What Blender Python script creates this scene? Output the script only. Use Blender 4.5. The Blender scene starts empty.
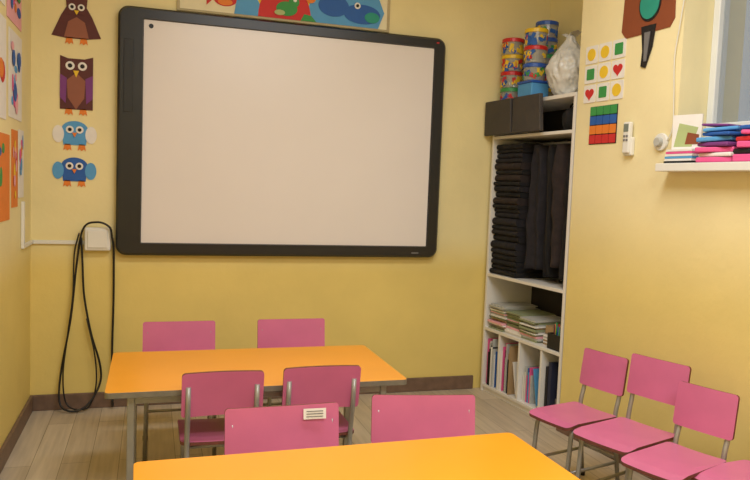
import bpy, bmesh, math, random
from mathutils import Vector, Matrix, noise
random.seed(7)
scene = bpy.context.scene
scene.view_settings.view_transform = 'Standard'
scene.view_settings.look = 'None'

# ------------------------------------------------------------ materials
def lin(c):
    return tuple(((v/255)/12.92 if v/255 <= 0.04045 else (((v/255)+0.055)/1.055)**2.4) for v in c)
MATS = {}
def mat(name, col, rough=0.5, var=0.06, scale=12.0, metal=0.0, bump=0.0, spec=0.5, alpha=1.0, trans=0.0):
    if name in MATS: return MATS[name]
    m = bpy.data.materials.new(name); m.use_nodes = True
    nt = m.node_tree; b = nt.nodes['Principled BSDF']
    c = lin(col)
    b.inputs['Roughness'].default_value = rough
    b.inputs['Metallic'].default_value = metal
    b.inputs['Specular IOR Level'].default_value = spec
    b.inputs['Transmission Weight'].default_value = trans
    tc = nt.nodes.new('ShaderNodeTexCoord')
    n = nt.nodes.new('ShaderNodeTexNoise'); n.inputs['Scale'].default_value = scale; n.inputs['Detail'].default_value = 4
    nt.links.new(tc.outputs['Object'], n.inputs['Vector'])
    r = nt.nodes.new('ShaderNodeValToRGB')
    r.color_ramp.elements[0].position = 0.3; r.color_ramp.elements[1].position = 0.7
    r.color_ramp.elements[0].color = tuple(v*(1-var) for v in c)+(1,)
    r.color_ramp.elements[1].color = tuple(min(1, v*(1+var)) for v in c)+(1,)
    nt.links.new(n.outputs['Fac'], r.inputs['Fac'])
    nt.links.new(r.outputs['Color'], b.inputs['Base Color'])
    if bump > 0:
        bp = nt.nodes.new('ShaderNodeBump'); bp.inputs['Strength'].default_value = bump; bp.inputs['Distance'].default_value = 0.004
        nt.links.new(n.outputs['Fac'], bp.inputs['Height']); nt.links.new(bp.outputs['Normal'], b.inputs['Normal'])
    MATS[name] = m
    return m

def wall_mat(name, up, low, z0, z1):
    m = bpy.data.materials.new(name); m.use_nodes = True
    nt = m.node_tree; b = nt.nodes['Principled BSDF']; b.inputs['Roughness'].default_value = 0.55
    b.inputs['Specular IOR Level'].default_value = 0.25
    g = nt.nodes.new('ShaderNodeNewGeometry'); s = nt.nodes.new('ShaderNodeSeparateXYZ')
    nt.links.new(g.outputs['Position'], s.inputs[0])
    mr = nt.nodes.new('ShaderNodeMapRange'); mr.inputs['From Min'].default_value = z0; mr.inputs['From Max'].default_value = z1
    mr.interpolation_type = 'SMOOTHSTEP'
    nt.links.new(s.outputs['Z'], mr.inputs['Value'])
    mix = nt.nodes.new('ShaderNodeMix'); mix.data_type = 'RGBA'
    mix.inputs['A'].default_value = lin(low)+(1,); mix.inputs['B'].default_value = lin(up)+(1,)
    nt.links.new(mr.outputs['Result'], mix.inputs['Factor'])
    n = nt.nodes.new('ShaderNodeTexNoise'); n.inputs['Scale'].default_value = 2.2; n.inputs['Detail'].default_value = 6
    nt.links.new(g.outputs['Position'], n.inputs['Vector'])
    mr2 = nt.nodes.new('ShaderNodeMapRange'); mr2.inputs['From Min'].default_value = .3; mr2.inputs['From Max'].default_value = .7
    mr2.inputs['To Min'].default_value = .92; mr2.inputs['To Max'].default_value = 1.04
    nt.links.new(n.outputs['Fac'], mr2.inputs['Value'])
    mul = nt.nodes.new('ShaderNodeMix'); mul.data_type = 'RGBA'; mul.blend_type = 'MULTIPLY'; mul.inputs['Factor'].default_value = 1
    nt.links.new(mix.outputs['Result'], mul.inputs['A']); nt.links.new(mr2.outputs['Result'], mul.inputs['B'])
    nt.links.new(mul.outputs['Result'], b.inputs['Base Color'])
    n2 = nt.nodes.new('ShaderNodeTexNoise'); n2.inputs['Scale'].default_value = 25; n2.inputs['Detail'].default_value = 3
    nt.links.new(g.outputs['Position'], n2.inputs['Vector'])
    bp = nt.nodes.new('ShaderNodeBump'); bp.inputs['Strength'].default_value = 0.15; bp.inputs['Distance'].default_value = 0.01
    nt.links.new(n2.outputs['Fac'], bp.inputs['Height']); nt.links.new(bp.outputs['Normal'], b.inputs['Normal'])
    return m

def floor_mat():
    m = bpy.data.materials.new('laminate_floor'); m.use_nodes = True
    nt = m.node_tree; b = nt.nodes['Principled BSDF']; b.inputs['Roughness'].default_value = 0.4
    g = nt.nodes.new('ShaderNodeNewGeometry')
    mp = nt.nodes.new('ShaderNodeMapping'); mp.inputs['Rotation'].default_value = (0, 0, math.radians(90))
    nt.links.new(g.outputs['Position'], mp.inputs['Vector'])
    br = nt.nodes.new('ShaderNodeTexBrick'); br.inputs['Scale'].default_value = 1
    br.inputs['Brick Width'].default_value = 1.1; br.inputs['Row Height'].default_value = 0.12
    br.inputs['Mortar Size'].default_value = 0.0015
    br.inputs['Color1'].default_value = lin((208, 192, 168))+(1,); br.inputs['Color2'].default_value = lin((192, 175, 150))+(1,)
    br.inputs['Mortar'].default_value = lin((140, 124, 102))+(1,)
    nt.links.new(mp.outputs['Vector'], br.inputs['Vector'])
    mp2 = nt.nodes.new('ShaderNodeMapping'); mp2.inputs['Scale'].default_value = (30, 2.0, 1)
    nt.links.new(g.outputs['Position'], mp2.inputs['Vector'])
    n = nt.nodes.new('ShaderNodeTexNoise'); n.inputs['Scale'].default_value = 1.5; n.inputs['Detail'].default_value = 5
    nt.links.new(mp2.outputs['Vector'], n.inputs['Vector'])
    mr = nt.nodes.new('ShaderNodeMapRange'); mr.inputs['From Min'].default_value = .3; mr.inputs['From Max'].default_value = .7
    mr.inputs['To Min'].default_value = .82; mr.inputs['To Max'].default_value = 1.06
    nt.links.new(n.outputs['Fac'], mr.inputs['Value'])
    mul = nt.nodes.new('ShaderNodeMix'); mul.data_type = 'RGBA'; mul.blend_type = 'MULTIPLY'; mul.inputs['Factor'].default_value = 1
    nt.links.new(br.outputs['Color'], mul.inputs['A']); nt.links.new(mr.outputs['Result'], mul.inputs['B'])
    nt.links.new(mul.outputs['Result'], b.inputs['Base Color'])
    return m

PINK = mat('pink_laminate', (205, 108, 148), 0.36, 0.05, 8)
PLY = mat('plywood_edge', (112, 62, 50), 0.6, 0.2, 40)
STEEL = mat('grey_painted_steel', (158, 157, 152), 0.35, 0.06, 20, metal=0.5)
RUB = mat('black_rubber', (30, 29, 28), 0.6)
ORANGE = mat('orange_laminate', (245, 163, 38), 0.3, 0.03, 5)
TEDGE = mat('table_edge_band', (120, 114, 100), 0.45, 0.15, 30)
CHAR = mat('charcoal_plastic', (27, 28, 32), 0.35, 0.04, 30)
CHAR2 = mat('dark_button_plastic', (19, 20, 23), 0.4)
BOARD = mat('whiteboard_surface', (232, 225, 222), 0.28, 0.01, 3)
WHITE = mat('white_melamine', (232, 228, 220), 0.4, 0.02, 6)
WPLAS = mat('white_plastic', (232, 230, 222), 0.35, 0.02)
BLACK = mat('black_cable', (20, 19, 19), 0.45)
SKIRT = mat('brown_skirting', (116, 92, 76), 0.5, 0.18, 20)
DARKF = mat('black_fabric', (20, 18, 20), 0.9, 0.35, 18, bump=0.6)
DARKF2 = mat('dark_navy_fabric', (30, 27, 32), 0.9, 0.35, 22, bump=0.6)
DARKF3 = mat('dark_brown_fabric', (42, 32, 30), 0.9, 0.35, 22, bump=0.6)
GLEATH = mat('dark_grey_cardboard', (66, 61, 58), 0.6, 0.08)
def C(name, *c): return mat('paper_'+name, c, 0.65, 0.04, 20)
RED = C('red', 205, 45, 45); BLUE = C('blue', 40, 95, 175); LBLUE = C('light_blue', 88, 160, 215)
YEL = C('yellow', 238, 200, 50); GREEN = C('green', 60, 150, 75); TEAL = C('teal', 40, 150, 130)
ORG = C('orange', 232, 130, 45); WHT = C('white', 238, 234, 228); BLK = C('black', 25, 22, 24)
BRN = C('brown', 92, 44, 42); LBRN = C('light_brown', 150, 92, 70); PRP = C('purple', 125, 60, 130)
PNK = C('pink', 232, 90, 150); CRM = C('cream', 236, 226, 190); RBRN = C('red_brown', 140, 72, 40)
LPNK = C('light_pink', 240, 175, 185); GRY = C('grey', 120, 118, 118); LGRN = C('pale_green', 176, 190, 130)

# ------------------------------------------------------------ helpers
def empty(name, loc=(0, 0, 0), rz=0.0):
    e = bpy.data.objects.new(name, None); scene.collection.objects.link(e)
    e.location = loc; e.rotation_euler = (0, 0, rz); e.empty_display_size = .1
    return e
def obj_from_bm(bm, name, mats, parent=None, loc=(0, 0, 0), rot=(0, 0, 0), smooth=False):
    bmesh.ops.recalc_face_normals(bm, faces=bm.faces)
    me = bpy.data.meshes.new(name); bm.to_mesh(me); bm.free()
    for m in (mats if isinstance(mats, (list, tuple)) else [mats]): me.materials.append(m)
    if smooth:
        for p in me.polygons: p.use_smooth = True
    o = bpy.data.objects.new(name, me); scene.collection.objects.link(o)
    o.location = loc; o.rotation_euler = rot
    if parent: o.parent = parent
    return o
def bevel(o, w, seg=2):
    md = o.modifiers.new('bevel', 'BEVEL'); md.width = w; md.segments = seg; md.limit_method = 'ANGLE'
    return o
def box(name, m, x0, x1, y0, y1, z0, z1, parent=None, bev=0.0, rot=(0, 0, 0)):
    bm = bmesh.new(); bmesh.ops.create_cube(bm, size=1)
    bmesh.ops.scale(bm, vec=(x1-x0, y1-y0, z1-z0), verts=bm.verts)
    o = obj_from_bm(bm, name, m, parent, ((x0+x1)/2, (y0+y1)/2, (z0+z1)/2), rot)
    if bev: bevel(o, bev)
    return o
def addbox(bm, x0, x1, y0, y1, z0, z1, mi=0, M=None):
    r = bmesh.ops.create_cube(bm, size=1)
    vs = r['verts']
    bmesh.ops.scale(bm, vec=(x1-x0, y1-y0, z1-z0), verts=vs)
    c = Vector(((x0+x1)/2, (y0+y1)/2, (z0+z1)/2))
    bmesh.ops.translate(bm, vec=c, verts=vs)
    if M is not None:
        bmesh.ops.transform(bm, matrix=Matrix.Translation(c) @ M @ Matrix.Translation(-c), verts=vs)
    for f in set(f for v in vs for f in v.link_faces): f.material_index = mi
def flat(name, m, pts, y, parent, th=0.003, holes=None):
    """flat cut-out in the parent's local XZ plane, front face at y-th"""
    bm = bmesh.new()
    a = [bm.verts.new((p[0], y, p[1])) for p in pts]; b = [bm.verts.new((p[0], y-th, p[1])) for p in pts]
    bm.faces.new(a); bm.faces.new(b[::-1])
    n = len(pts)
    for i in range(n): bm.faces.new((a[i], a[(i+1) % n], b[(i+1) % n], b[i]))
    return obj_from_bm(bm, name, m, parent)
def ell(cx, cz, rx, rz, n=28, a0=0, a1=360):
    full = (a1-a0) >= 360
    k = n if full else n+1
    return [(cx+rx*math.cos(math.radians(a0+(a1-a0)*i/n)), cz+rz*math.sin(math.radians(a0+(a1-a0)*i/n))) for i in range(k)]
def rrect(x0, x1, z0, z1, r, n=6):
    o = []
    for cx, cz, a in ((x1-r, z1-r, 0), (x0+r, z1-r, 90), (x0+r, z0+r, 180), (x1-r, z0+r, 270)):
        for i in range(n+1):
            t = math.radians(a+90*i/n); o.append((cx+r*math.cos(t), cz+r*math.sin(t)))
    return o
def fillet(pts, r, n=5):
    P = [Vector(p) for p in pts]; out = [P[0]]
    for i in range(1, len(P)-1):
        a = (P[i-1]-P[i]); b = (P[i+1]-P[i]); rr = min(r, a.length*.45, b.length*.45)
        s = P[i]+a.normalized()*rr; e = P[i]+b.normalized()*rr
        for k in range(n+1):
            t = k/n; out.append((1-t)**2*s+2*t*(1-t)*P[i]+t*t*e)
    out.append(P[-1]); return out
def catmull(pts, n=8):
    P = [Vector(p) for p in pts]; P = [2*P[0]-P[1]]+P+[2*P[-1]-P[-2]]; out = []
    for i in range(1, len(P)-2):
        for k in range(n):
            t = k/n; a, b, c, d = P[i-1:i+3]
            out.append(.5*((2*b)+(c-a)*t+(2*a-5*b+4*c-d)*t*t+(3*b-a-3*c+d)*t**3))
    out.append(P[-2]); return out
def sweep(bm, pts, r, sides=8, mi=0, cap=True):
    rings = []; prev = None
    for i, p in enumerate(pts):
        t = (pts[min(i+1, len(pts)-1)]-pts[max(i-1, 0)]).normalized()
        if prev is None:
            u = t.cross(Vector((1, 0.13, .07))).normalized()
        else:
            u = (prev - t*prev.dot(t)).normalized()
        prev = u; v = t.cross(u)
        rings.append([bm.verts.new(p+u*r*math.cos(2*math.pi*k/sides)+v*r*math.sin(2*math.pi*k/sides)) for k in range(sides)])
    for a, b in zip(rings, rings[1:]):
        for k in range(sides):
            f = bm.faces.new((a[k], a[(k+1) % sides], b[(k+1) % sides], b[k])); f.material_index = mi; f.smooth = True
    if cap:
        for rr in (rings[0][::-1], rings[-1]):
            f = bm.faces.new(rr); f.material_index = mi
def tube(name, m, pts, r, parent=None, sides=8, fil=None):
    bm = bmesh.new()
    P = [Vector(p) for p in pts]
    if fil: P = fillet(pts, fil)
    sweep(bm, P, r, sides)
    o = obj_from_bm(bm, name, m, parent)
    return o

# ------------------------------------------------------------ room
YB = 4.10; XL = -0.60; ZC = 2.80; YF = -2.2
A_R = math.atan2(-0.9945, 0.1045)
EX = Vector((0.1045, -0.9945, 0)); NX = Vector((0.9945, 0.1045, 0)); O_R = Vector((2.09, 3.27, 0))
def RW(s, d, z=0.0): return O_R+EX*s+NX*d+Vector((0, 0, z))

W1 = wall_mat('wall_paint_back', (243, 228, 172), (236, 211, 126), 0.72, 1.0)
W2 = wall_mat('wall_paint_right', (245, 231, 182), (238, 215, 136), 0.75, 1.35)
FLR = floor_mat()
box('floor', FLR, XL-.12, 3.4, YF-.12, YB+.12, -.1, 0)
box('ceiling', mat('ceiling_white', (240, 240, 238), .8), XL-.12, 3.4, YF-.12, YB+.12, ZC, ZC+.1)
box('wall_back', W1, XL-.12, 3.4, YB, YB+.12, 0, ZC)
box('wall_left', W1, XL-.12, XL, YF, YB, 0, ZC)
box('wall_front', W1, XL-.12, 3.4, YF-.12, YF, 0, ZC)
# right wall: angled, with alcove (s<0) and window opening
s0, s1, zs, zt = 0.675, 1.90, 1.385, 2.45
bm = bmesh.new()
T = 0.36
addbox(bm, 0, s0, 0, T, 0, ZC)
addbox(bm, s0, s1, 0, T, 0, zs)
addbox(bm, s0, s1, 0, T, zt, ZC)
addbox(bm, s1, 5.55, 0, T, 0, ZC)
wr = obj_from_bm(bm, 'wall_right', W2, None, tuple(O_R), (0, 0, A_R))
bm = bmesh.new(); addbox(bm, -.95, 0.02, .38, .48, 0, ZC)
obj_from_bm(bm, 'wall_alcove', W1, None, tuple(O_R), (0, 0, A_R))
# skirting
box('baseboard_back', SKIRT, XL, 1.97, YB-.016, YB, 0, .085, bev=.004)
box('baseboard_left', SKIRT, XL, XL+.016, YF, YB-.016, 0, .085, bev=.004)
bm = bmesh.new(); addbox(bm, 0.0, 5.4, -.016, 0, 0, .085)
obj_from_bm(bm, 'baseboard_right', SKIRT, None, tuple(O_R), (0, 0, A_R))

# window
win = empty('window_1', tuple(O_R), A_R)
WF = mat('window_frame_white', (226, 228, 226), .35, .02)
fd = .165
box('frame_left', WF, s0, s0+.035, fd, fd+.06, zs, zt, win, .004)
box('frame_right', WF, s1-.05, s1, fd, fd+.06, zs, zt, win, .004)
box('frame_bottom', WF, s0+.035, s1-.05, fd, fd+.06, zs, zs+.2, win, .004)
box('frame_top', WF, s0+.035, s1-.05, fd, fd+.06, zt-.06, zt, win, .004)
box('mullion', WF, 1.27, 1.33, fd, fd+.06, zs+.2, zt-.06, win, .004)
gm = bpy.data.materials.new('window_glass'); gm.use_nodes = True
gnt = gm.node_tree; gb = gnt.nodes['Principled BSDF']; out = gnt.nodes['Material Output']
gb.inputs['Base Color'].default_value = (.3, .34, .38, 1); gb.inputs['Roughness'].default_value = .05
tr = gnt.nodes.new('ShaderNodeBsdfTransparent'); mx = gnt.nodes.new('ShaderNodeMixShader'); mx.inputs[0].default_value = .3
gnt.links.new(tr.outputs[0], mx.inputs[1]); gnt.links.new(gb.outputs[0], mx.inputs[2]); gnt.links.new(mx.outputs[0], out.inputs[0])
box('glass', gm, s0+.035, s1-.05, fd+.025, fd+.03, zs+.2, zt-.06, win)
bm = bmesh.new(); addbox(bm, .655, 1.95, -.09, -.001, zs-.018, zs+.016); addbox(bm, s0+.002, s1-.002, -.001, fd-.002, zs+.001, zs+.016)
bevel(obj_from_bm(bm, 'window_sill', WPLAS, None, tuple(O_R), (0, 0, A_R)), .003)

# ------------------------------------------------------------ interactive whiteboard
wb = empty('interactive_whiteboard', (0, YB-.001, 0))
x0, x1, z0, z1 = -.18, 1.668, .84, 2.153
ix0, ix1, iz0, iz1 = -.055, 1.598, .905, 2.094
bm = bmesh.new()
outp = rrect(x0, x1, z0, z1, .055, 8)
n = len(outp)
def ring(pts, y): return [bm.verts.new((p[0], y, p[1])) for p in pts]
def inset(pts, d):
    return rrect(x0+d, x1-d, z0+d, z1-d, max(.055-d, .01), 8)
r0 = ring(outp, 0); r1 = ring(outp, -.045); r2 = ring(inset(outp, .012), -.06)
r3 = ring(rrect(ix0, ix1, iz0, iz1, .006, 8), -.06); r4 = ring(rrect(ix0+.004, ix1-.004, iz0+.004, iz1-.004, .004, 8), -.045)
for a, b in ((r0, r1), (r1, r2), (r2, r3), (r3, r4)):
    for i in range(n): bm.faces.new((a[i], a[(i+1) % n], b[(i+1) % n], b[i]))
bm.faces.new(r0)
obj_from_bm(bm, 'frame', CHAR, wb)
box('writing_surface', BOARD, ix0-.005, ix1+.005, -.046, -.040, iz0-.005, iz1+.005, wb)
box('side_panel', CHAR2, x0+.03, x0+.078, -.063, -.058, 1.60, 1.98, wb, .002)
flat('corner_dot', CHAR2, ell(ix0+.04, iz1-.035, .012, .012), -.0455, wb)
flat('red_indicator', RED, rrect(x1-.065, x1-.048, z1-.034, z1-.026, .003), -.059, wb, .003)
flat('logo', GRY, rrect(x1-.17, x1-.125, z0+.024, z0+.032, .002), -.059, wb, .002)

# ------------------------------------------------------------ cable, wall box, trunking
jb = empty('cable_junction_box', (0, YB-.001, 0))
box('housing', WPLAS, -.335, -.205, -.05, 0, .862, .985, jb, .008)
box('cover', WPLAS, -.320, -.220, -.056, -.049, .877, .970, jb, .004)
td = empty('cable_trunking', (0, 0, 0))
box('run_back', WPLAS, XL+.015, -.337, YB-.015, YB-.001, .892, .912, td, .002)
box('run_left', WPLAS, XL+.001, XL+.015, 3.80, YB-.001, .892, .912, td, .002)
box('drop_left', WPLAS, XL+.001, XL+.015, 3.80, 3.83, .912, 1.12, td, .002)
cb = empty('black_cable', (0, YB, 0))
def cab(nm, pts, r=.0065):
    bm = bmesh.new(); sweep(bm, catmull([(a, c, b) for a, b, c in pts], 10), r, 8)
    obj_from_bm(bm, nm, BLACK, cb)
cab('loop_outer', [(-.196, .93, -.065), (-.21, .99, -.07), (-.27, 1.015, -.07), (-.34, .98, -.05), (-.372, .80, -.03), (-.40, .50, -.03), (-.445, .22, -.03), (-.45, .06, -.06), (-.40, .014, -.09), (-.32, .03, -.08), (-.255, .13, -.035), (-.252, .24, -.03), (-.30, .42, -.03), (-.335, .62, -.03), (-.345, .80, -.03), (-.352, .93, -.03)], .0055)
cab('loop_inner', [(-.36, .955, -.06), (-.385, .84, -.035), (-.39, .62, -.045), (-.415, .40, -.045), (-.435, .20, -.045), (-.42, .05, -.05), (-.36, .014, -.075), (-.30, .03, -.06), (-.27, .14, -.05), (-.278, .30, -.05), (-.32, .50, -.05)], .004)
cab('drop', [(-.196, .93, -.05), (-.190, .86, -.03), (-.188, .60, -.025), (-.192, .30, -.025), (-.185, .012, -.05)], .006)

# ------------------------------------------------------------ craft birds on back wall
def eyes(p, cx, cz, dx, r, y):
    for i, s in enumerate((-1, 1)):
        flat('eye_%d' % (i+1), WHT, ell(cx+s*dx, cz, r, r), y, p, .002)
        flat('pupil_%d' % (i+1), BLK, ell(cx+s*dx, cz, r*.5, r*.5), y-.002, p, .002)
def feet(p, cx, cz, y, m=ORG, w=.02, dx=.035):
    for i, s in enumerate((-1, 1)):
        c = cx+s*dx
        flat('foot_%d' % (i+1), m, [(c-w, cz-.03), (c-w*.5, cz-.02), (c, cz-.03), (c+w*.5, cz-.02), (c+w, cz-.03), (c+w*.7, cz+.005), (c-w*.7, cz+.005)], y, p, .002)
YW = YB-.001
p = empty('paper_owl_decoration', (-.385, YW, 0))
flat('body', BRN, [(-.12, 1.975), (-.05, 1.965), (.05, 1.965), (.12, 1.975), (.075, 2.08), (.04, 2.14), (-.04, 2.14), (-.075, 2.08)], 0, p)
flat('chest', LBRN, [(-.06, 1.97), (.06, 1.97), (.04, 2.05), (0, 2.075), (-.04, 2.05)], -.003, p)
flat('head', BRN, [(-.045, 2.09), (.045, 2.09), (.055, 2.20), (.03, 2.17), (-.03, 2.17), (-.055, 2.20)], -.003, p)
eyes(p, 0, 2.125, .022, .017, -.006); flat('beak', YEL, [(0, 2.085), (.012, 2.108), (-.012, 2.108)], -.006, p)
feet(p, 0, 1.965, -.001)
p = empty('paper_owl_decoration', (-.385, YW, 0))
flat('body', BRN, [(-.078, 1.60), (.082, 1.60), (.082, 1.875), (.04, 1.862), (-.04, 1.862), (-.078, 1.875)], 0, p)
flat('chest', LBRN, [(0, 1.60), (.04, 1.66), (.045, 1.75), (0, 1.79), (-.045, 1.75), (-.04, 1.66)], -.003, p)
eyes(p, 0, 1.825, .03, .022, -.003); flat('beak', YEL, [(0, 1.765), (.014, 1.80), (-.014, 1.80)], -.006, p)
flat('wing_1', PRP, [(-.078, 1.66), (-.05, 1.63), (-.045, 1.76), (-.078, 1.78)], -.003, p)
flat('wing_2', PRP, [(.082, 1.66), (.05, 1.63), (.045, 1.76), (.082, 1.78)], -.003, p)
feet(p, 0, 1.60, -.001)
for zc, wm in ((1.475, WHT), (1.285, LBLUE)):
    p = empty('paper_bird_decoration', (-.39, YW, 0))
    flat('body', LBLUE if wm is WHT else BLUE, [(-.055, zc-.06), (.055, zc-.06), (.065, zc+.02)] + ell(0, zc+.02, .065, .045, 14, 0, 180)[1:-1] + [(-.065, zc+.02)], 0, p)
    flat('wing_1', wm, ell(-.08, zc-.005, .028, .045), -.001, p); flat('wing_2', wm, ell(.08, zc-.005, .028, .045), -.001, p)
    eyes(p, 0, zc+.02, .024, .019, -.004); flat('beak', ORG, [(0, zc-.02), (.012, zc+.004), (-.012, zc+.004)], -.007, p)
    feet(p, 0, zc-.06, -.001)

# ------------------------------------------------------------ display panel above the whiteboard
p = empty('animal_mural_poster', (-.05, YW, .01))
flat('backing', CRM, [(.175, 2.165), (1.36, 2.165), (1.36, 2.72), (.175, 2.72)], 0, p, .006)
for i, (a, b, c, d) in enumerate(((.165, .18, 2.155, 2.73), (1.355, 1.37, 2.155, 2.73), (.18, 1.355, 2.155, 2.167), (.18, 1.355, 2.718, 2.73))):
    box('border_%d' % (i+1), mat('beige_border', (186, 170, 130), .6), a, b, -.012, 0, c, d, p)
flat('hill_1', YEL, [(.48, 2.168), (1.0, 2.168)] + ell(.74, 2.168, .26, .22, 18, 0, 180)[1:-1], -.006, p)
flat('hill_blue', LBLUE, [(.47, 2.168), (.64, 2.168), (.60, 2.25), (.56, 2.32), (.49, 2.30)], -.0085, p)
flat('hill_2', RED, [(.60, 2.168), (.90, 2.168)] + ell(.75, 2.168, .15, .20, 18, 0, 180)[1:-1], -.009, p, .003)
flat('lake', LBLUE, [(.86, 2.168), (1.30, 2.168), (1.335, 2.26), (1.30, 2.34), (1.2, 2.37), (1.02, 2.36), (.90, 2.30)], -.0085, p)
flat('hippo_head', BLUE, ell(1.20, 2.24, .11, .055), -.012, p); flat('hippo_body', BLUE, ell(1.03, 2.27, .09, .06), -.0115, p)
flat('hippo_eye_white', WHT, ell(1.17, 2.285, .018, .018), -.015, p); flat('hippo_pupil', BLK, ell(1.17, 2.285, .009, .009), -.018, p)
flat('hippo_nose', TEAL, ell(1.26, 2.225, .045, .03), -.015, p)
flat('frog_body', GREEN, ell(.76, 2.225, .06, .04), -.012, p); flat('frog_head', GREEN, ell(.80, 2.265, .03, .03), -.0125, p)
flat('frog_leg', LGRN, ell(.72, 2.20, .03, .015), -.015, p); flat('frog_eye', WHT, ell(.805, 2.275, .01, .01), -.0155, p)
flat('fish_body', RED, ell(.42, 2.245, .065, .042), -.006, p); flat('fish_tail', RED, [(.36, 2.24), (.32, 2.29), (.32, 2.20)], -.0065, p)
flat('fish_belly', ORG, ell(.42, 2.225, .04, .018), -.009, p)
flat('duck_body', ORG, ell(.94, 2.40, .08, .06), -.009, p)
flat('sun', YEL, ell(.5, 2.55, .08, .08), -.006, p)
flat('pond_edge', GREEN, [(.84, 2.168), (.93, 2.168), (.90, 2.20), (.86, 2.205)], -.012, p)
flat('flower', ORG, ell(.895, 2.30, .03, .03), -.013, p)

# ------------------------------------------------------------ left wall drawings
def drawing(yc0, yc1, za, zb, cols, bgm=WHT):
    p = empty('childs_drawing', (XL+.001, 0, 0), math.radians(90))
    flat('sheet', bgm, [(yc0, za), (yc1, za), (yc1, zb), (yc0, zb)], 0, p, .002)
    w, hh = yc1-yc0, zb-za
    for i, c in enumerate(cols):
        for j in range(4):
            cx = yc0+w*random.uniform(.2, .8); cz = za+hh*random.uniform(.15, .85)
            flat('patch_%d_%d' % (i+1, j+1), c, ell(cx, cz, w*random.uniform(.05, .15), hh*random.uniform(.04, .11), 12), -.002-.0012*i-.0003*j, p, .001)
drawing(3.44, 3.79, 1.92, 2.30, [PNK, BLUE, ORG, GREEN], LPNK)
drawing(3.05, 3.40, 1.95, 2.40, [RED, LBLUE, YEL], WHT)
drawing(3.48, 3.80, 1.50, 1.885, [LBLUE, PNK, LPNK, BLUE], WHT)
drawing(3.05, 3.42, 1.48, 1.90, [RED, ORG, LBLUE], WHT)
drawing(3.55, 3.70, 1.10, 1.45, [RED, YEL, LPNK], ORG)
drawing(3.72, 3.86, 1.14, 1.46, [ORG, PNK, LBLUE], WHT)
drawing(3.05, 3.50, 1.05, 1.42, [GREEN, BLUE], ORG)

# ------------------------------------------------------------ bookcase in the alcove
bk = empty('bookcase', tuple(O_R), A_R)
L, R_ = -.79, -.012; D = .345; t = .018
def bb(nm, *a, m=WHITE): return box(nm, m, *a, parent=bk, bev=.0015)
bb('side_left', L, L+t, 0, D, 0, 1.765); bb('side_right', R_-t, R_, 0, D, 0, 1.765)
bb('top', L, R_, -.002, D, 1.765, 1.785)
for i, z in enumerate((1.575, .73, .39, .03)): bb('shelf_%d' % (i+1), L+t, R_-t, 0, D, z, z+.018)
bb('plinth', L+t, R_-t, .01, .028, 0, .03)
bb('back_panel', L+t, R_-t, D-.006, D, .03, 1.765, m=mat('hardboard_back', (50, 45, 42), .7))
for i, s in enumerate((-.62, -.41, -.20)): bb('divider_%d' % (i+1), s, s+.016, .004, D-.01, .048, .39)

def rz(a): return Matrix.Rotation(a, 4, 'Z')
def rx(a): return Matrix.Rotation(a, 4, 'X')
def ry(a): return Matrix.Rotation(a, 4, 'Y')
def wallobj(bm, name, mats, smooth=False): return obj_from_bm(bm, name, mats, None, tuple(O_R), (0, 0, A_R), smooth)
# middle shelf: workbook pile
BM = [C('sage', 150, 158, 122), WHT, C('olive', 112, 118, 78), LPNK, C('kraft', 170, 140, 100), C('silver', 190, 190, 184), BLK]
bm = bmesh.new()
for (a, b, nn) in ((-.755, -.60, 18), (-.595, -.43, 15), (-.425, -.275, 13)):
    z = .409
    for i in range(nn):
        th = random.uniform(.006, .013); j = random.uniform(-.006, .006); k = random.uniform(-.02, .02)
        addbox(bm, a+j, b+j, .03+k, .27+k, z, z+th-.0008, random.choice([0, 0, 1, 2, 5, 1, 4, 0, 3, 2]), rz(random.uniform(-.05, .05))); z += th
wallobj(bm, 'workbook_pile', BM)
bm = bmesh.new()
z = .409
for i in range(6):
    th = .009; addbox(bm, -.255, -.17, .06, .28, z, z+th-.001, random.choice([5, 1, 4, 1])); z += th
addbox(bm, -.25, -.18, .07, .24, z+.004, z+.05, 4, ry(.1))
wallobj(bm, 'paper_stack', BM)
pb = empty('pen_basket', tuple(RW(-.098, .05, .409)), A_R)
bm = bmesh.new()
for (a, b, c, d, e, f_) in ((-.06, .06, -.035, -.031, 0, .085), (-.06, .06, .031, .035, 0, .085), (-.06, -.056, -.031, .031, 0, .085), (.056, .06, -.031, .031, 0, .085), (-.056, .056, -.031, .031, 0, .004)):
    addbox(bm, a, b, c, d, e, f_)
obj_from_bm(bm, 'basket', RUB, pb)
for i in range(14):
    a = Vector((random.uniform(-.045, .045), random.uniform(-.02, .02), .006)); b = a+Vector((random.uniform(-.01, .01), random.uniform(-.006, .006), random.uniform(.10, .14)))
    tube('pen_%d' % (i+1), random.choice([RED, BLUE, YEL, GREEN, WHT, ORG, BRN]), [a, b], .0035, pb, 6)
# lower shelf: upright magazines
MG = [RED, BLUE, WHT, YEL, PNK, LBLUE, C('kraft', 170, 140, 100), BLK, C('silver', 190, 190, 184), PRP]
bm = bmesh.new()
x = -.765
while x < -.64:
    th = random.uniform(.004, .010); addbox(bm, x, x+th, .005+random.uniform(0, .03), .24, .049, .049+random.uniform(.20, .31), random.choice([7, 0, 7, 1, 2, 7, 8, 4, 7])); x += th+.001
x = -.60
while x < -.50:
    th = random.uniform(.004, .010); addbox(bm, x, x+th, .005+random.uniform(0, .03), .24, .049, .049+random.uniform(.20, .30), random.choice([2, 8, 8, 2, 6, 4, 5, 7])); x += th+.001
addbox(bm, -.475, -.466, .03, .24, .054, .25, 2, ry(-.22)); 
x = -.385
while x < -.31:
    th = random.uniform(.004, .01); addbox(bm, x, x+th, .03, .24, .049, .049+random.uniform(.15, .22), random.choice([2, 4, 5, 1, 2, 8])); x += th+.001
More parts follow.
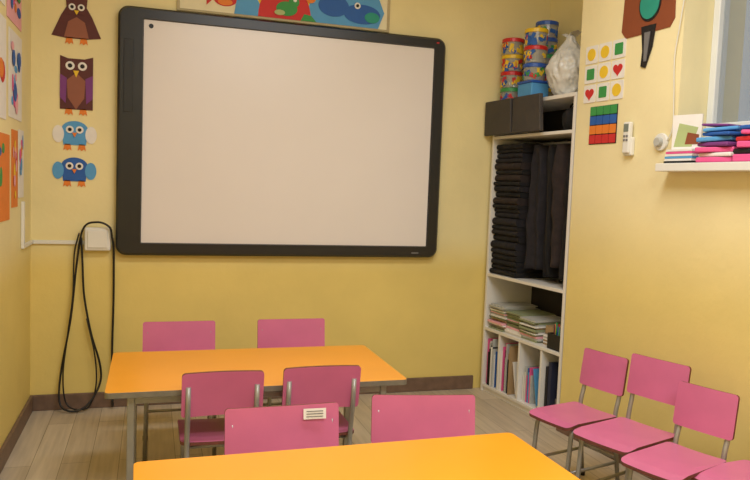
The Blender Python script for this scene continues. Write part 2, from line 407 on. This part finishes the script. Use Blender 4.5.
addbox(bm, -.27, -.262, .03, .24, .054, .26, 5, ry(-.22))
wallobj(bm, 'magazine_row', MG)
bm = bmesh.new()
addbox(bm, -.175, -.155, .03, .26, .049, .30, 0); addbox(bm, -.15, -.125, .03, .26, .049, .33, 1)
addbox(bm, -.12, -.05, .06, .26, .049, .13, 2); addbox(bm, -.115, -.055, .08, .26, .131, .17, 0)
wallobj(bm, 'box_file_group', [BLK, C('navy', 40, 45, 70), GRY])
# hanging clothes / folded clothes in the big compartment
def cloth(x0_, x1_, y0_, y1_, z0_, z1_, amp=.014, fr=60, seed=0):
    bm = bmesh.new(); nx, nz = 26, 30
    def P(i, k, side):
        u = i/nx; v = k/nz
        x = x0_+(x1_-x0_)*u; zz = z0_+(z1_-z0_)*v
        taper = 1-.45*max(0, v-.82)/.18
        xm = (x0_+x1_)/2; x = xm+(x-xm)*taper
        w = amp*math.sin(fr*x+seed+2.2*v)*(1.1-v*.7)+.022*noise.noise(Vector((x*14, zz*7, seed*5)))
        edge = 1-abs(2*u-1)**6
        if k == 0: zz += .02*noise.noise(Vector((x*20, seed, 3)))
        return (x, (y0_+y1_)/2+(-(y1_-y0_)/2*edge+w*edge if side == 0 else (y1_-y0_)/2*edge), zz)
    g = [[[bm.verts.new(P(i, k, s)) for k in range(nz+1)] for i in range(nx+1)] for s in (0, 1)]
    for s in (0, 1):
        for i in range(nx):
            for k in range(nz): bm.faces.new((g[s][i][k], g[s][i+1][k], g[s][i+1][k+1], g[s][i][k+1]))
    for i in range(nx):
        for k in (0, nz): bm.faces.new((g[0][i][k], g[0][i+1][k], g[1][i+1][k], g[1][i][k]))
    for k in range(nz):
        for i in (0, nx): bm.faces.new((g[0][i][k], g[0][i][k+1], g[1][i][k+1], g[1][i][k]))
    return bm
ck = empty('hanging_coats', tuple(O_R), A_R)
tube('hanging_rail', STEEL, [(L+t+.001, .17, 1.545), (R_-t-.001, .17, 1.545)], .009, ck)
for i, (a, b, c, zz, m) in enumerate(((-.47, -.34, .05, .82, DARKF2), (-.35, -.24, .07, .78, DARKF), (-.25, -.14, .045, .85, DARKF3), (-.15, -.04, .06, .79, DARKF))):
    bm = cloth(a, b, c, c+.20, zz, 1.53, .016, 62, i*1.7)
    obj_from_bm(bm, 'coat_%d' % (i+1), m, ck, smooth=True)
    tube('hook_%d' % (i+1), STEEL, [((a+b)/2, .17, 1.50), ((a+b)/2, .165, 1.56)], .003, ck, 6)
# folded pile: soft slabs with rounded, sagging folds
bm = bmesh.new(); z = .750
while z < 1.535:
    th = random.uniform(.022, .048); th = min(th, 1.565-z)
    xa = -.769; xb = -.495+random.uniform(-.012, .004); ya = .004+random.uniform(0, .022); yb_ = .30
    mi = random.choice([0, 0, 1, 1, 2]); nx = 12
    loop = []
    for q in range(9):
        a = math.pi/2+math.pi*q/8; loop.append((ya+th*.45+th*.45*math.cos(a), z+th/2+th*.48*math.sin(a)))
    prevr = None; sd = random.random()*50
    for i in range(nx+1):
        x = xa+(xb-xa)*i/nx
        rr = [bm.verts.new((x, y+.006*noise.noise(Vector((x*25, sd, 0)))+.004, zz+.0025*noise.noise(Vector((x*18, sd, 5))))) for y, zz in loop]
        rr += [bm.verts.new((x, yb_, z+.001)), bm.verts.new((x, yb_, z+th-.001))]
        if prevr:
            for k in range(len(rr)):
                f_ = bm.faces.new((prevr[k], prevr[(k+1) % len(rr)], rr[(k+1) % len(rr)], rr[k])); f_.material_index = mi
        else:
            f_ = bm.faces.new(rr); f_.material_index = mi
        prevr = rr
    f_ = bm.faces.new(prevr); f_.material_index = mi
    z += th
wallobj(bm, 'folded_clothes_pile', [DARKF, DARKF2, DARKF3])

# top compartment: dark document cases and a black bag
for i, (a, b) in enumerate(((-.822, -.53), (-.522, -.25))):
    dc = empty('document_case', tuple(RW((a+b)/2, -.030, 1.597)), A_R)
    w = (b-a)/2
    bm = bmesh.new(); addbox(bm, -w, w, -.013, .013, 0, .205)
    for v in bm.verts:
        if v.co.z > .1: v.co.x *= .93
    o = obj_from_bm(bm, 'shell', GLEATH, dc, (0, 0, 0), (.04, 0, 0)); bevel(o, .005)
    box('clasp', CHAR2, -.015, .015, -.0165, -.0125, .165, .19, dc)
bg = empty('black_bag', tuple(RW(-.13, .14, 1.594)), A_R)
bm = bmesh.new(); bmesh.ops.create_uvsphere(bm, u_segments=24, v_segments=14, radius=1)
for v in bm.verts:
    x, y, z = v.co
    f_ = 1+.08*math.sin(9*x+3*z)+.06*math.sin(13*y+5*x)
    v.co = Vector((x*.085*f_, y*.11*f_, max(z, -.75)*.075*f_+.0615))
mz = min(v.co.z for v in bm.verts)
for v in bm.verts: v.co.z -= mz
obj_from_bm(bm, 'pouch', DARKF, bg, smooth=True)
tube('strap', BLACK, [(-.06, -.02, .10), (-.04, -.05, .148), (.04, -.05, .148), (.06, -.02, .10)], .006, bg, 6, .03)

# toy tubs on top
clearp = mat('clear_tub_plastic', (225, 225, 215), .15, .02, trans=.6)
LIDS = [mat('lid_red', (205, 40, 40), .35), mat('lid_yellow', (235, 195, 40), .35), mat('lid_blue', (45, 90, 180), .35), mat('lid_green', (60, 150, 80), .35)]
def tub(s, d, z, hgt=.098, r=.068, k=0):
    e = empty('toy_tub', tuple(RW(s, d, z)), A_R+random.uniform(-.5, .5))
    bm = bmesh.new(); prof = [(r*.84, 0), (r*.88, .004), (r*.93, hgt*.76), (r*1.0, hgt*.77), (r*1.0, hgt*.96), (r*.94, hgt)]
    N = 28; rings = [[bm.verts.new((q*math.cos(2*math.pi*i/N), q*math.sin(2*math.pi*i/N), zz)) for i in range(N)] for q, zz in prof]
    for j in range(len(rings)-1):
        for i in range(N):
            f_ = bm.faces.new((rings[j][i], rings[j][(i+1) % N], rings[j+1][(i+1) % N], rings[j+1][i])); f_.material_index = 1 if j >= 2 else 0
    bm.faces.new(rings[0]); f_ = bm.faces.new(rings[-1]); f_.material_index = 1
    for i in range(26):
        a = random.uniform(0, 2*math.pi); sz = random.uniform(.018, .032)
        M = rz(a) @ Matrix.Translation((r*.84, 0, random.uniform(.018, hgt*.62))) @ rx(random.uniform(0, 3))
        rr = bmesh.ops.create_cube(bm, size=1); bmesh.ops.scale(bm, vec=(.014, sz*1.3, sz*.8), verts=rr['verts'])
        bmesh.ops.transform(bm, matrix=M, verts=rr['verts']); mi = 2+random.choice([0, 0, 1, 2, 3])
        for f_ in set(f_ for v in rr['verts'] for f_ in v.link_faces): f_.material_index = mi
    obj_from_bm(bm, 'tub_body', [clearp, LIDS[k % 4], [RED, YEL, BLUE, GREEN][(k+1) % 4], YEL, BLUE, RED], e)
zt0 = 1.786
for i in range(4): tub(-.725+random.uniform(-.004, .004), .075, zt0+i*.099, k=[3, 0, 1, 0][i])
bx = empty('storage_box', tuple(RW(-.50, .075, zt0)), A_R)
box('box_body', LBLUE, -.07, .07, -.06, .06, 0, .10, bx, .006); box('box_lid', mat('lid_blue', (45, 90, 180), .35), -.074, .074, -.064, .064, .10, .115, bx, .004)
for i in range(3): tub(-.50+random.uniform(-.004, .004), .08, zt0+.117+i*.099, k=[2, 0, 1][i])
for i in range(5): tub(-.61, .23, zt0+i*.099, k=[1, 2, 3, 2, 2][i])
# crumpled white plastic bag with tied handles
bm = bmesh.new(); bmesh.ops.create_icosphere(bm, subdivisions=5, radius=1)
for v in bm.verts:
    c = v.co.copy(); x, y, z = c
    tp = 1 if z < .15 else max(.16, 1-1.0*(z-.15))
    ridge = 1-abs(noise.noise(c*2.3+Vector((3, 1, 7))))*1.1
    fine = 1+.18*abs(noise.noise(c*6.0))
    w = (.78+.34*ridge)*fine
    if z > .78: tp += (z-.78)*1.5
    v.co = Vector((x*.112*w*tp, y*.105*w*tp, z*.18*(.95+.1*ridge)))
mz = min(v.co.z for v in bm.verts)
for v in bm.verts: v.co.z = max(v.co.z-mz-.02, 0)
top = max(v.co.z for v in bm.verts)
for s in (-1, 1):   # ears of the knot
    n0 = 8; prevp = None
    for i in range(n0+1):
        u = i/n0; cx = s*(.008+.05*u); cz = top-.03+.055*u-.03*u*u; wd_ = .012+.02*math.sin(math.pi*u*.8)
        cur = [bm.verts.new((cx, -wd_, cz)), bm.verts.new((cx, .004*math.sin(9*u), cz+.012)), bm.verts.new((cx, wd_, cz))]
        if prevp:
            for k in range(2): bm.faces.new((prevp[k], prevp[k+1], cur[k+1], cur[k]))
        prevp = cur
obj_from_bm(bm, 'white_plastic_bag', mat('thin_white_plastic', (215, 213, 206), .3, .05, 30, bump=.5), None, tuple(RW(-.25, .13, zt0)), (0, 0, A_R), True)

# ------------------------------------------------------------ right-wall crafts
OW = RW(0, -.001)
tt = empty('tic_tac_toe_card_chart', tuple(OW), A_R)
sym = [['y', 'y', 'g'], ['g', 'y', 'r'], ['r', 'g', 'y']]
cs = .088; gp = .009
def heart(cx, cz, r):
    o = []
    for i in range(28):
        a = 2*math.pi*i/28
        o.append((cx+r*(16*math.sin(a)**3)/17, cz+r*(13*math.cos(a)-5*math.cos(2*a)-2*math.cos(3*a)-math.cos(4*a))/17))
    return o
for i in range(3):
    for j in range(3):
        a = .052+j*(cs+gp); zz = 2.0-i*(cs+gp)-cs
        flat('card_%d_%d' % (i+1, j+1), WHT, rrect(a, a+cs, zz, zz+cs, .006, 3), 0, tt, .003)
        c = sym[i][j]; cx, cz = a+cs/2, zz+cs/2
        if c == 'r': flat('heart_%d_%d' % (i, j), RED, heart(cx, cz, .034), -.003, tt, .002)
        elif c == 'g': flat('square_%d_%d' % (i, j), GREEN, rrect(cx-.027, cx+.027, cz-.027, cz+.027, .004, 2), -.003, tt, .002)
        else: flat('disc_%d_%d' % (i, j), YEL, ell(cx, cz, .03, .03), -.003, tt, .002)
rk = empty('colour_square_chart', tuple(OW), A_R)
flat('backing', BLK, [(.11, 1.508), (.305, 1.508), (.305, 1.695), (.11, 1.695)], 0, rk, .002)
for i, m in enumerate((GREEN, BLUE, ORG, RED)):
    for j in range(4):
        a = .113+j*.048; zz = 1.651-i*.0465
        flat('tile_%d_%d' % (i+1, j+1), m, rrect(a, a+.044, zz, zz+.0425, .003, 2), -.002, rk, .003)
cr = empty('paper_tree_craft', tuple(OW), A_R)
flat('brown_sheet', RBRN, [(.30, 2.03), (.33, 1.995), (.60, 2.0), (.625, 2.035), (.61, 2.40), (.32, 2.40)], 0, cr)
flat('crown_outline', BLK, ell(.475, 2.125, .066, .078), -.003, cr); flat('crown', TEAL, ell(.475, 2.127, .058, .069), -.006, cr)
flat('trunk', BLK, [(.43, 2.03), (.52, 2.03), (.505, 1.93), (.47, 1.84), (.44, 1.85), (.445, 1.92)], -.003, cr)
flat('trunk_stripe', GRY, [(.455, 2.0), (.49, 2.0), (.475, 1.87), (.46, 1.87)], -.006, cr)
# remote + holder
rm = empty('remote_control', tuple(OW), A_R)
box('holder', WPLAS, .378, .432, -.022, 0, 1.445, 1.53, rm, .005)
box('handset', WPLAS, .384, .426, -.034, -.010, 1.455, 1.60, rm, .006)
box('display', C('lcd', 120, 130, 120), .390, .420, -.036, -.033, 1.555, 1.59, rm)
for i in range(2):
    for j in range(2): box('key_%d_%d' % (i, j), GRY, .391+j*.017, .402+j*.017, -.037, -.033, 1.538-i*.018-.009, 1.548-i*.018-.009, rm)
dm = empty('rotary_dimmer_switch', tuple(RW(.595, -.001, 1.50)), A_R)
def disc(nm, r, y0_, y1_, m, par):
    bm = bmesh.new(); bmesh.ops.create_cone(bm, cap_ends=True, segments=32, radius1=r, radius2=r*.94, depth=abs(y1_-y0_))
    o = obj_from_bm(bm, nm, m, par, (0, (y0_+y1_)/2, 0), (math.radians(90), 0, 0)); bevel(o, .002); return o
disc('base_plate', .040, 0, -.012, WPLAS, dm); disc('knob', .020, -.012, -.032, mat('knob_grey', (185, 185, 178), .4), dm)
# thin wire
bm = bmesh.new(); sweep(bm, catmull([(.70, -.01, 2.40), (.69, -.012, 2.2), (.665, -.012, 2.0), (.645, -.010, 1.86), (.655, -.010, 1.70), (.66, -.010, 1.56), (.63, -.010, 1.50)], 8), .0022, 6)
wallobj(bm, 'white_wire', WPLAS)

# window sill pile of soft wrapped packs + notebooks
SB = [PNK, LBLUE, PRP, BLUE, WHT, LGRN, RED, BLK]
bm = bmesh.new()
def pack(s, d, z, w, dp, th, mi, rzv, rxv=0):
    addbox(bm, s-w/2, s+w/2, d-dp/2, d+dp/2, z, z+th, mi, rz(rzv) @ ry(rxv))
zb_ = zs+.018
for (s, d, z, w, dp, th, mi, a, b) in (
    (.93, -.005, .000, .16, .13, .020, 0, .1, 0), (.94, .0, .022, .17, .13, .016, 4, -.1, 0), (.92, -.005, .040, .16, .13, .020, 0, .25, 0),
    (.93, .0, .064, .17, .13, .016, 2, -.15, .02), (.91, .0, .084, .15, .12, .018, 1, .2, -.03), (.94, .0, .106, .16, .12, .014, 3, -.2, .03), (.92, .01, .126, .14, .11, .014, 1, .3, -.05), (.90, .01, .146, .12, .10, .01, 2, .1, .06),
    (1.11, -.005, .0, .17, .13, .028, 0, .05, 0), (1.10, .0, .030, .16, .13, .020, 7, -.1, 0), (1.12, .0, .052, .17, .13, .024, 0, .15, .02), (1.10, .0, .080, .15, .12, .018, 6, -.1, -.03), (1.12, .0, .102, .15, .12, .016, 0, .2, .04), (1.10, .0, .124, .13, .11, .016, 3, -.1, 0),
    (1.28, .0, .0, .15, .13, .03, 1, .1, 0), (1.28, .0, .032, .15, .13, .03, 0, -.1, 0), (1.28, .0, .064, .14, .12, .025, 2, .1, 0)):
    pack(s, d, zb_+z, w, dp, th, mi, a, b)
bevel(wallobj(bm, 'stationery_pack_pile', SB), .005, 2)
bm = bmesh.new(); z = zs+.017
for i in range(6):
    th = .010; addbox(bm, .672+.002*i, .825, -.06, .06, z, z+th-.001, [7, 4, 1, 4, 0, 4][i], rz(random.uniform(-.05, .05))); z += th
wallobj(bm, 'magazine_pile', SB)
mg = empty('magazine', tuple(RW(.675, -.02, z+.002)), A_R+.25)
flat('cover', WHT, [(0, 0), (.13, 0), (.13, .145), (0, .145)], 0, mg, .006)
flat('cover_picture', LGRN, [(.01, .01), (.09, .01), (.115, .09), (.03, .11)], -.006, mg, .001)
flat('cover_title', RBRN, [(.06, .02), (.12, .02), (.12, .06), (.07, .07)], -.007, mg, .001)

# ------------------------------------------------------------ tables
def table(loc, rzv=0.0, ins=.085):
    e = empty('childrens_table', loc, rzv)
    w, d, hh = .545, .30, .525
    pts = rrect(-w, w, -d, d, .018, 4); bm = bmesh.new()
    a = [bm.verts.new((p[0], p[1], hh)) for p in pts]; b = [bm.verts.new((p[0], p[1], hh-.022)) for p in pts]
    f_ = bm.faces.new(a); f_.material_index = 0; f_ = bm.faces.new(b[::-1]); f_.material_index = 1
    for i in range(len(pts)):
        f_ = bm.faces.new((a[i], b[i], b[(i+1) % len(pts)], a[(i+1) % len(pts)])); f_.material_index = 1
    o = obj_from_bm(bm, 'top', [ORANGE, TEDGE], e); bevel(o, .002)
    lx, ly = w-ins, d-.05
    k = 0
    for sx in (-1, 1):
        for sy in (-1, 1):
            k += 1
            box('leg_%d' % k, STEEL, sx*lx-.0125, sx*lx+.0125, sy*ly-.0125, sy*ly+.0125, .012, hh-.022, e, .003)
            box('leg_foot_%d' % k, RUB, sx*lx-.0145, sx*lx+.0145, sy*ly-.0145, sy*ly+.0145, 0, .02, e, .002)
    for i, sy in enumerate((-1, 1)): box('apron_long_%d' % (i+1), STEEL, -lx+.0125, lx-.0125, sy*ly-.009, sy*ly+.009, hh-.055, hh-.0225, e, .002)
    for i, sx in enumerate((-1, 1)): box('apron_short_%d' % (i+1), STEEL, sx*lx-.009, sx*lx+.009, -ly+.0125, ly-.0125, hh-.055, hh-.0225, e, .002)
    return e
table((.402, 2.830, 0)); table((.515, 1.600, 0), math.radians(.9), .045)

# ------------------------------------------------------------ chairs
def panel(name, w, H, th, curve, parent, loc, rot, r=.025, front_drop=0.0):
    bm = bmesh.new(); N = 22; cols = []
    xs = [-w/2+w*i/N for i in range(N+1)]
    ext = [-w/2+r*(1-math.cos(math.pi/2*i/5)) for i in range(6)]
    xs = sorted(set([round(v, 5) for v in ext]+[round(-v, 5) for v in ext]+[v for v in xs if abs(v) < w/2-r]))
    NV = 8
    for x in xs:
        dx = abs(x)-(w/2-r); cut = 0 if dx <= 0 else r-math.sqrt(max(0, r*r-dx*dx))
        hh = H/2-cut
        col = []
        for s in (0, 1):
            c = []
            for k in range(NV+1):
                v = -hh+2*hh*k/NV
                off = curve*(x/(w/2))**2
                if front_drop:
                    q = (-v-(H/2-.06))/.06
                    if q > 0: off -= front_drop*q*q
                c.append(bm.verts.new((x, v, off+(th/2 if s else -th/2))))
            col.append(c)
        cols.append(col)
    def F(vs, mi):
        f_ = bm.faces.new(vs); f_.material_index = mi
    for i in range(len(cols)-1):
        A, B = cols[i], cols[i+1]
        for k in range(NV):
            F((A[1][k], B[1][k], B[1][k+1], A[1][k+1]), 0); F((A[0][k], A[0][k+1], B[0][k+1], B[0][k]), 0)
        F((A[0][0], B[0][0], B[1][0], A[1][0]), 1); F((A[0][NV], A[1][NV], B[1][NV], B[0][NV]), 1)
    for c in (cols[0], cols[-1]):
        for k in range(NV): F((c[0][k], c[1][k], c[1][k+1], c[0][k+1]), 1)
    o = obj_from_bm(bm, name, [PINK, PLY], parent, loc, rot)
    return o
def chair(x, y, deg, w=.32, top=.58, seat=.335, label=False, depth=.29, bh=.16):
    """x,y = centre of the top edge of the backrest"""
    a = math.radians(deg)
    yb = .17
    ox = x-(-math.sin(a))*yb; oy = y-math.cos(a)*yb
    e = empty('childrens_chair', (ox, oy, 0), a)
    lean = .14
    zb = top-bh/2
    panel('backrest', w, bh, .011, -.010, e, (0, yb-.012-math.sin(lean)*bh/2+.004, zb), (math.radians(90)-lean, 0, 0), .012)
    panel('seat', w, depth, .012, .004, e, (0, .13-depth/2, seat-.006), (0, 0, 0), .022, .012)
    hx = w/2-.022; r = .0095
    yf = .13-depth
    bm = bmesh.new()
    for s in (-1, 1):
        px = s*hx
        P = [(s*(hx+.004), yb+.01, .004), (px, .134, seat-.035), (px, .138, seat+.02), (px, yb-.012-math.sin(lean)*bh+.022, top-bh), (px, yb-.012+.008, top-.05)]
        sweep(bm, fillet(P, .03), r, 8)
        P = [(s*(hx+.004), yf+.02, .004), (px, yf+.04, seat-.05), (px, yf+.055, seat-.023), (px, .13, seat-.023)]
        sweep(bm, fillet(P, .025), r, 8)
        sweep(bm, [Vector((px, yf+.030, .13)), Vector((px, .158, .13))], .007, 8)
    sweep(bm, [Vector((-hx, -.09, seat-.024)), Vector((hx, -.09, seat-.024))], .008, 8)
    sweep(bm, [Vector((-hx, .10, seat-.024)), Vector((hx, .10, seat-.024))], .008, 8)
    sweep(bm, [Vector((-hx, .155, .15)), Vector((hx, .155, .15))], .007, 8)
    obj_from_bm(bm, 'frame', STEEL, e)
    k = 0
    for s in (-1, 1):
        for yy in (yb+.01, yf+.02):
            k += 1; bm = bmesh.new(); sweep(bm, [Vector((s*(hx+.004), yy, 0)), Vector((s*(hx+.004), yy, .022))], .012, 10)
            obj_from_bm(bm, 'foot_cap_%d' % k, RUB, e)
    if label:
        o = box('label', WHT, -.035, .035, -.0005, .0005, -.016, .016, e)
        o.location = (w*.27, yb-.0245, top-.026); o.rotation_euler = (-lean, 0, -.04)
        for i in range(3):
            q = box('label_line_%d' % (i+1), GRY, -.026, .026, -.0003, .0003, -.0012, .0012, e); q.location = (w*.27, yb-.0253-.001*i, top-.018-.008*i); q.rotation_euler = (-lean, 0, -.04)
    return e
chair(.137, 3.515, 0, .335); chair(.681, 3.525, 0, .34)
chair(.248, 2.485, 180, .28, .595); chair(.600, 2.485, 180, .285, .60)
chair(.392, 2.125, 1, .350, label=True, depth=.25); chair(.865, 2.157, -10, .345, depth=.25)
chair(1.882, 2.61, -76, .235); chair(1.926, 2.32, -72, .255, .62, .355, depth=.32); chair(1.924, 2.06, -71, .225, .58, .35, depth=.31); chair(2.055, 1.82, -84, .25, .58, .35)

# ------------------------------------------------------------ lights
def area(nm, loc, rot, sx, sy, e, col):
    l = bpy.data.lights.new(nm, 'AREA'); l.shape = 'RECTANGLE'; l.size = sx; l.size_y = sy; l.energy = e; l.color = col
    o = bpy.data.objects.new(nm, l); scene.collection.objects.link(o); o.location = loc; o.rotation_euler = rot; return o
area('ceiling_light', (.9, 1.9, 2.78), (0, 0, 0), 1.4, .4, 35, (.95, .965, 1))
area('ceiling_light', (.9, -.2, 2.78), (0, 0, 0), 1.4, .6, 54, (.95, .965, 1))
wd = bpy.data.worlds.new('outdoor_sky'); scene.world = wd; wd.use_nodes = True
wd.node_tree.nodes['Background'].inputs[0].default_value = (.40, .43, .46, 1); wd.node_tree.nodes['Background'].inputs[1].default_value = .9

# ------------------------------------------------------------ camera
cam = bpy.data.cameras.new('camera'); co = bpy.data.objects.new('camera', cam); scene.collection.objects.link(co); scene.camera = co
cam.sensor_width = 36; cam.lens = 717/750*36; cam.clip_start = .02
ps, pp, rr = math.radians(17.4), math.radians(4.15), .038
Fw = Vector((math.sin(ps)*math.cos(pp), math.cos(ps)*math.cos(pp), -math.sin(pp)))
H = Vector((math.cos(ps), -math.sin(ps), 0)); U0 = H.cross(Fw)
cr_ = math.cos(rr)*H+math.sin(rr)*U0; cu = -math.sin(rr)*H+math.cos(rr)*U0
M = Matrix((cr_, cu, -Fw)).transposed().to_4x4(); M.translation = Vector((0, 0, 1.25))
co.matrix_world = M
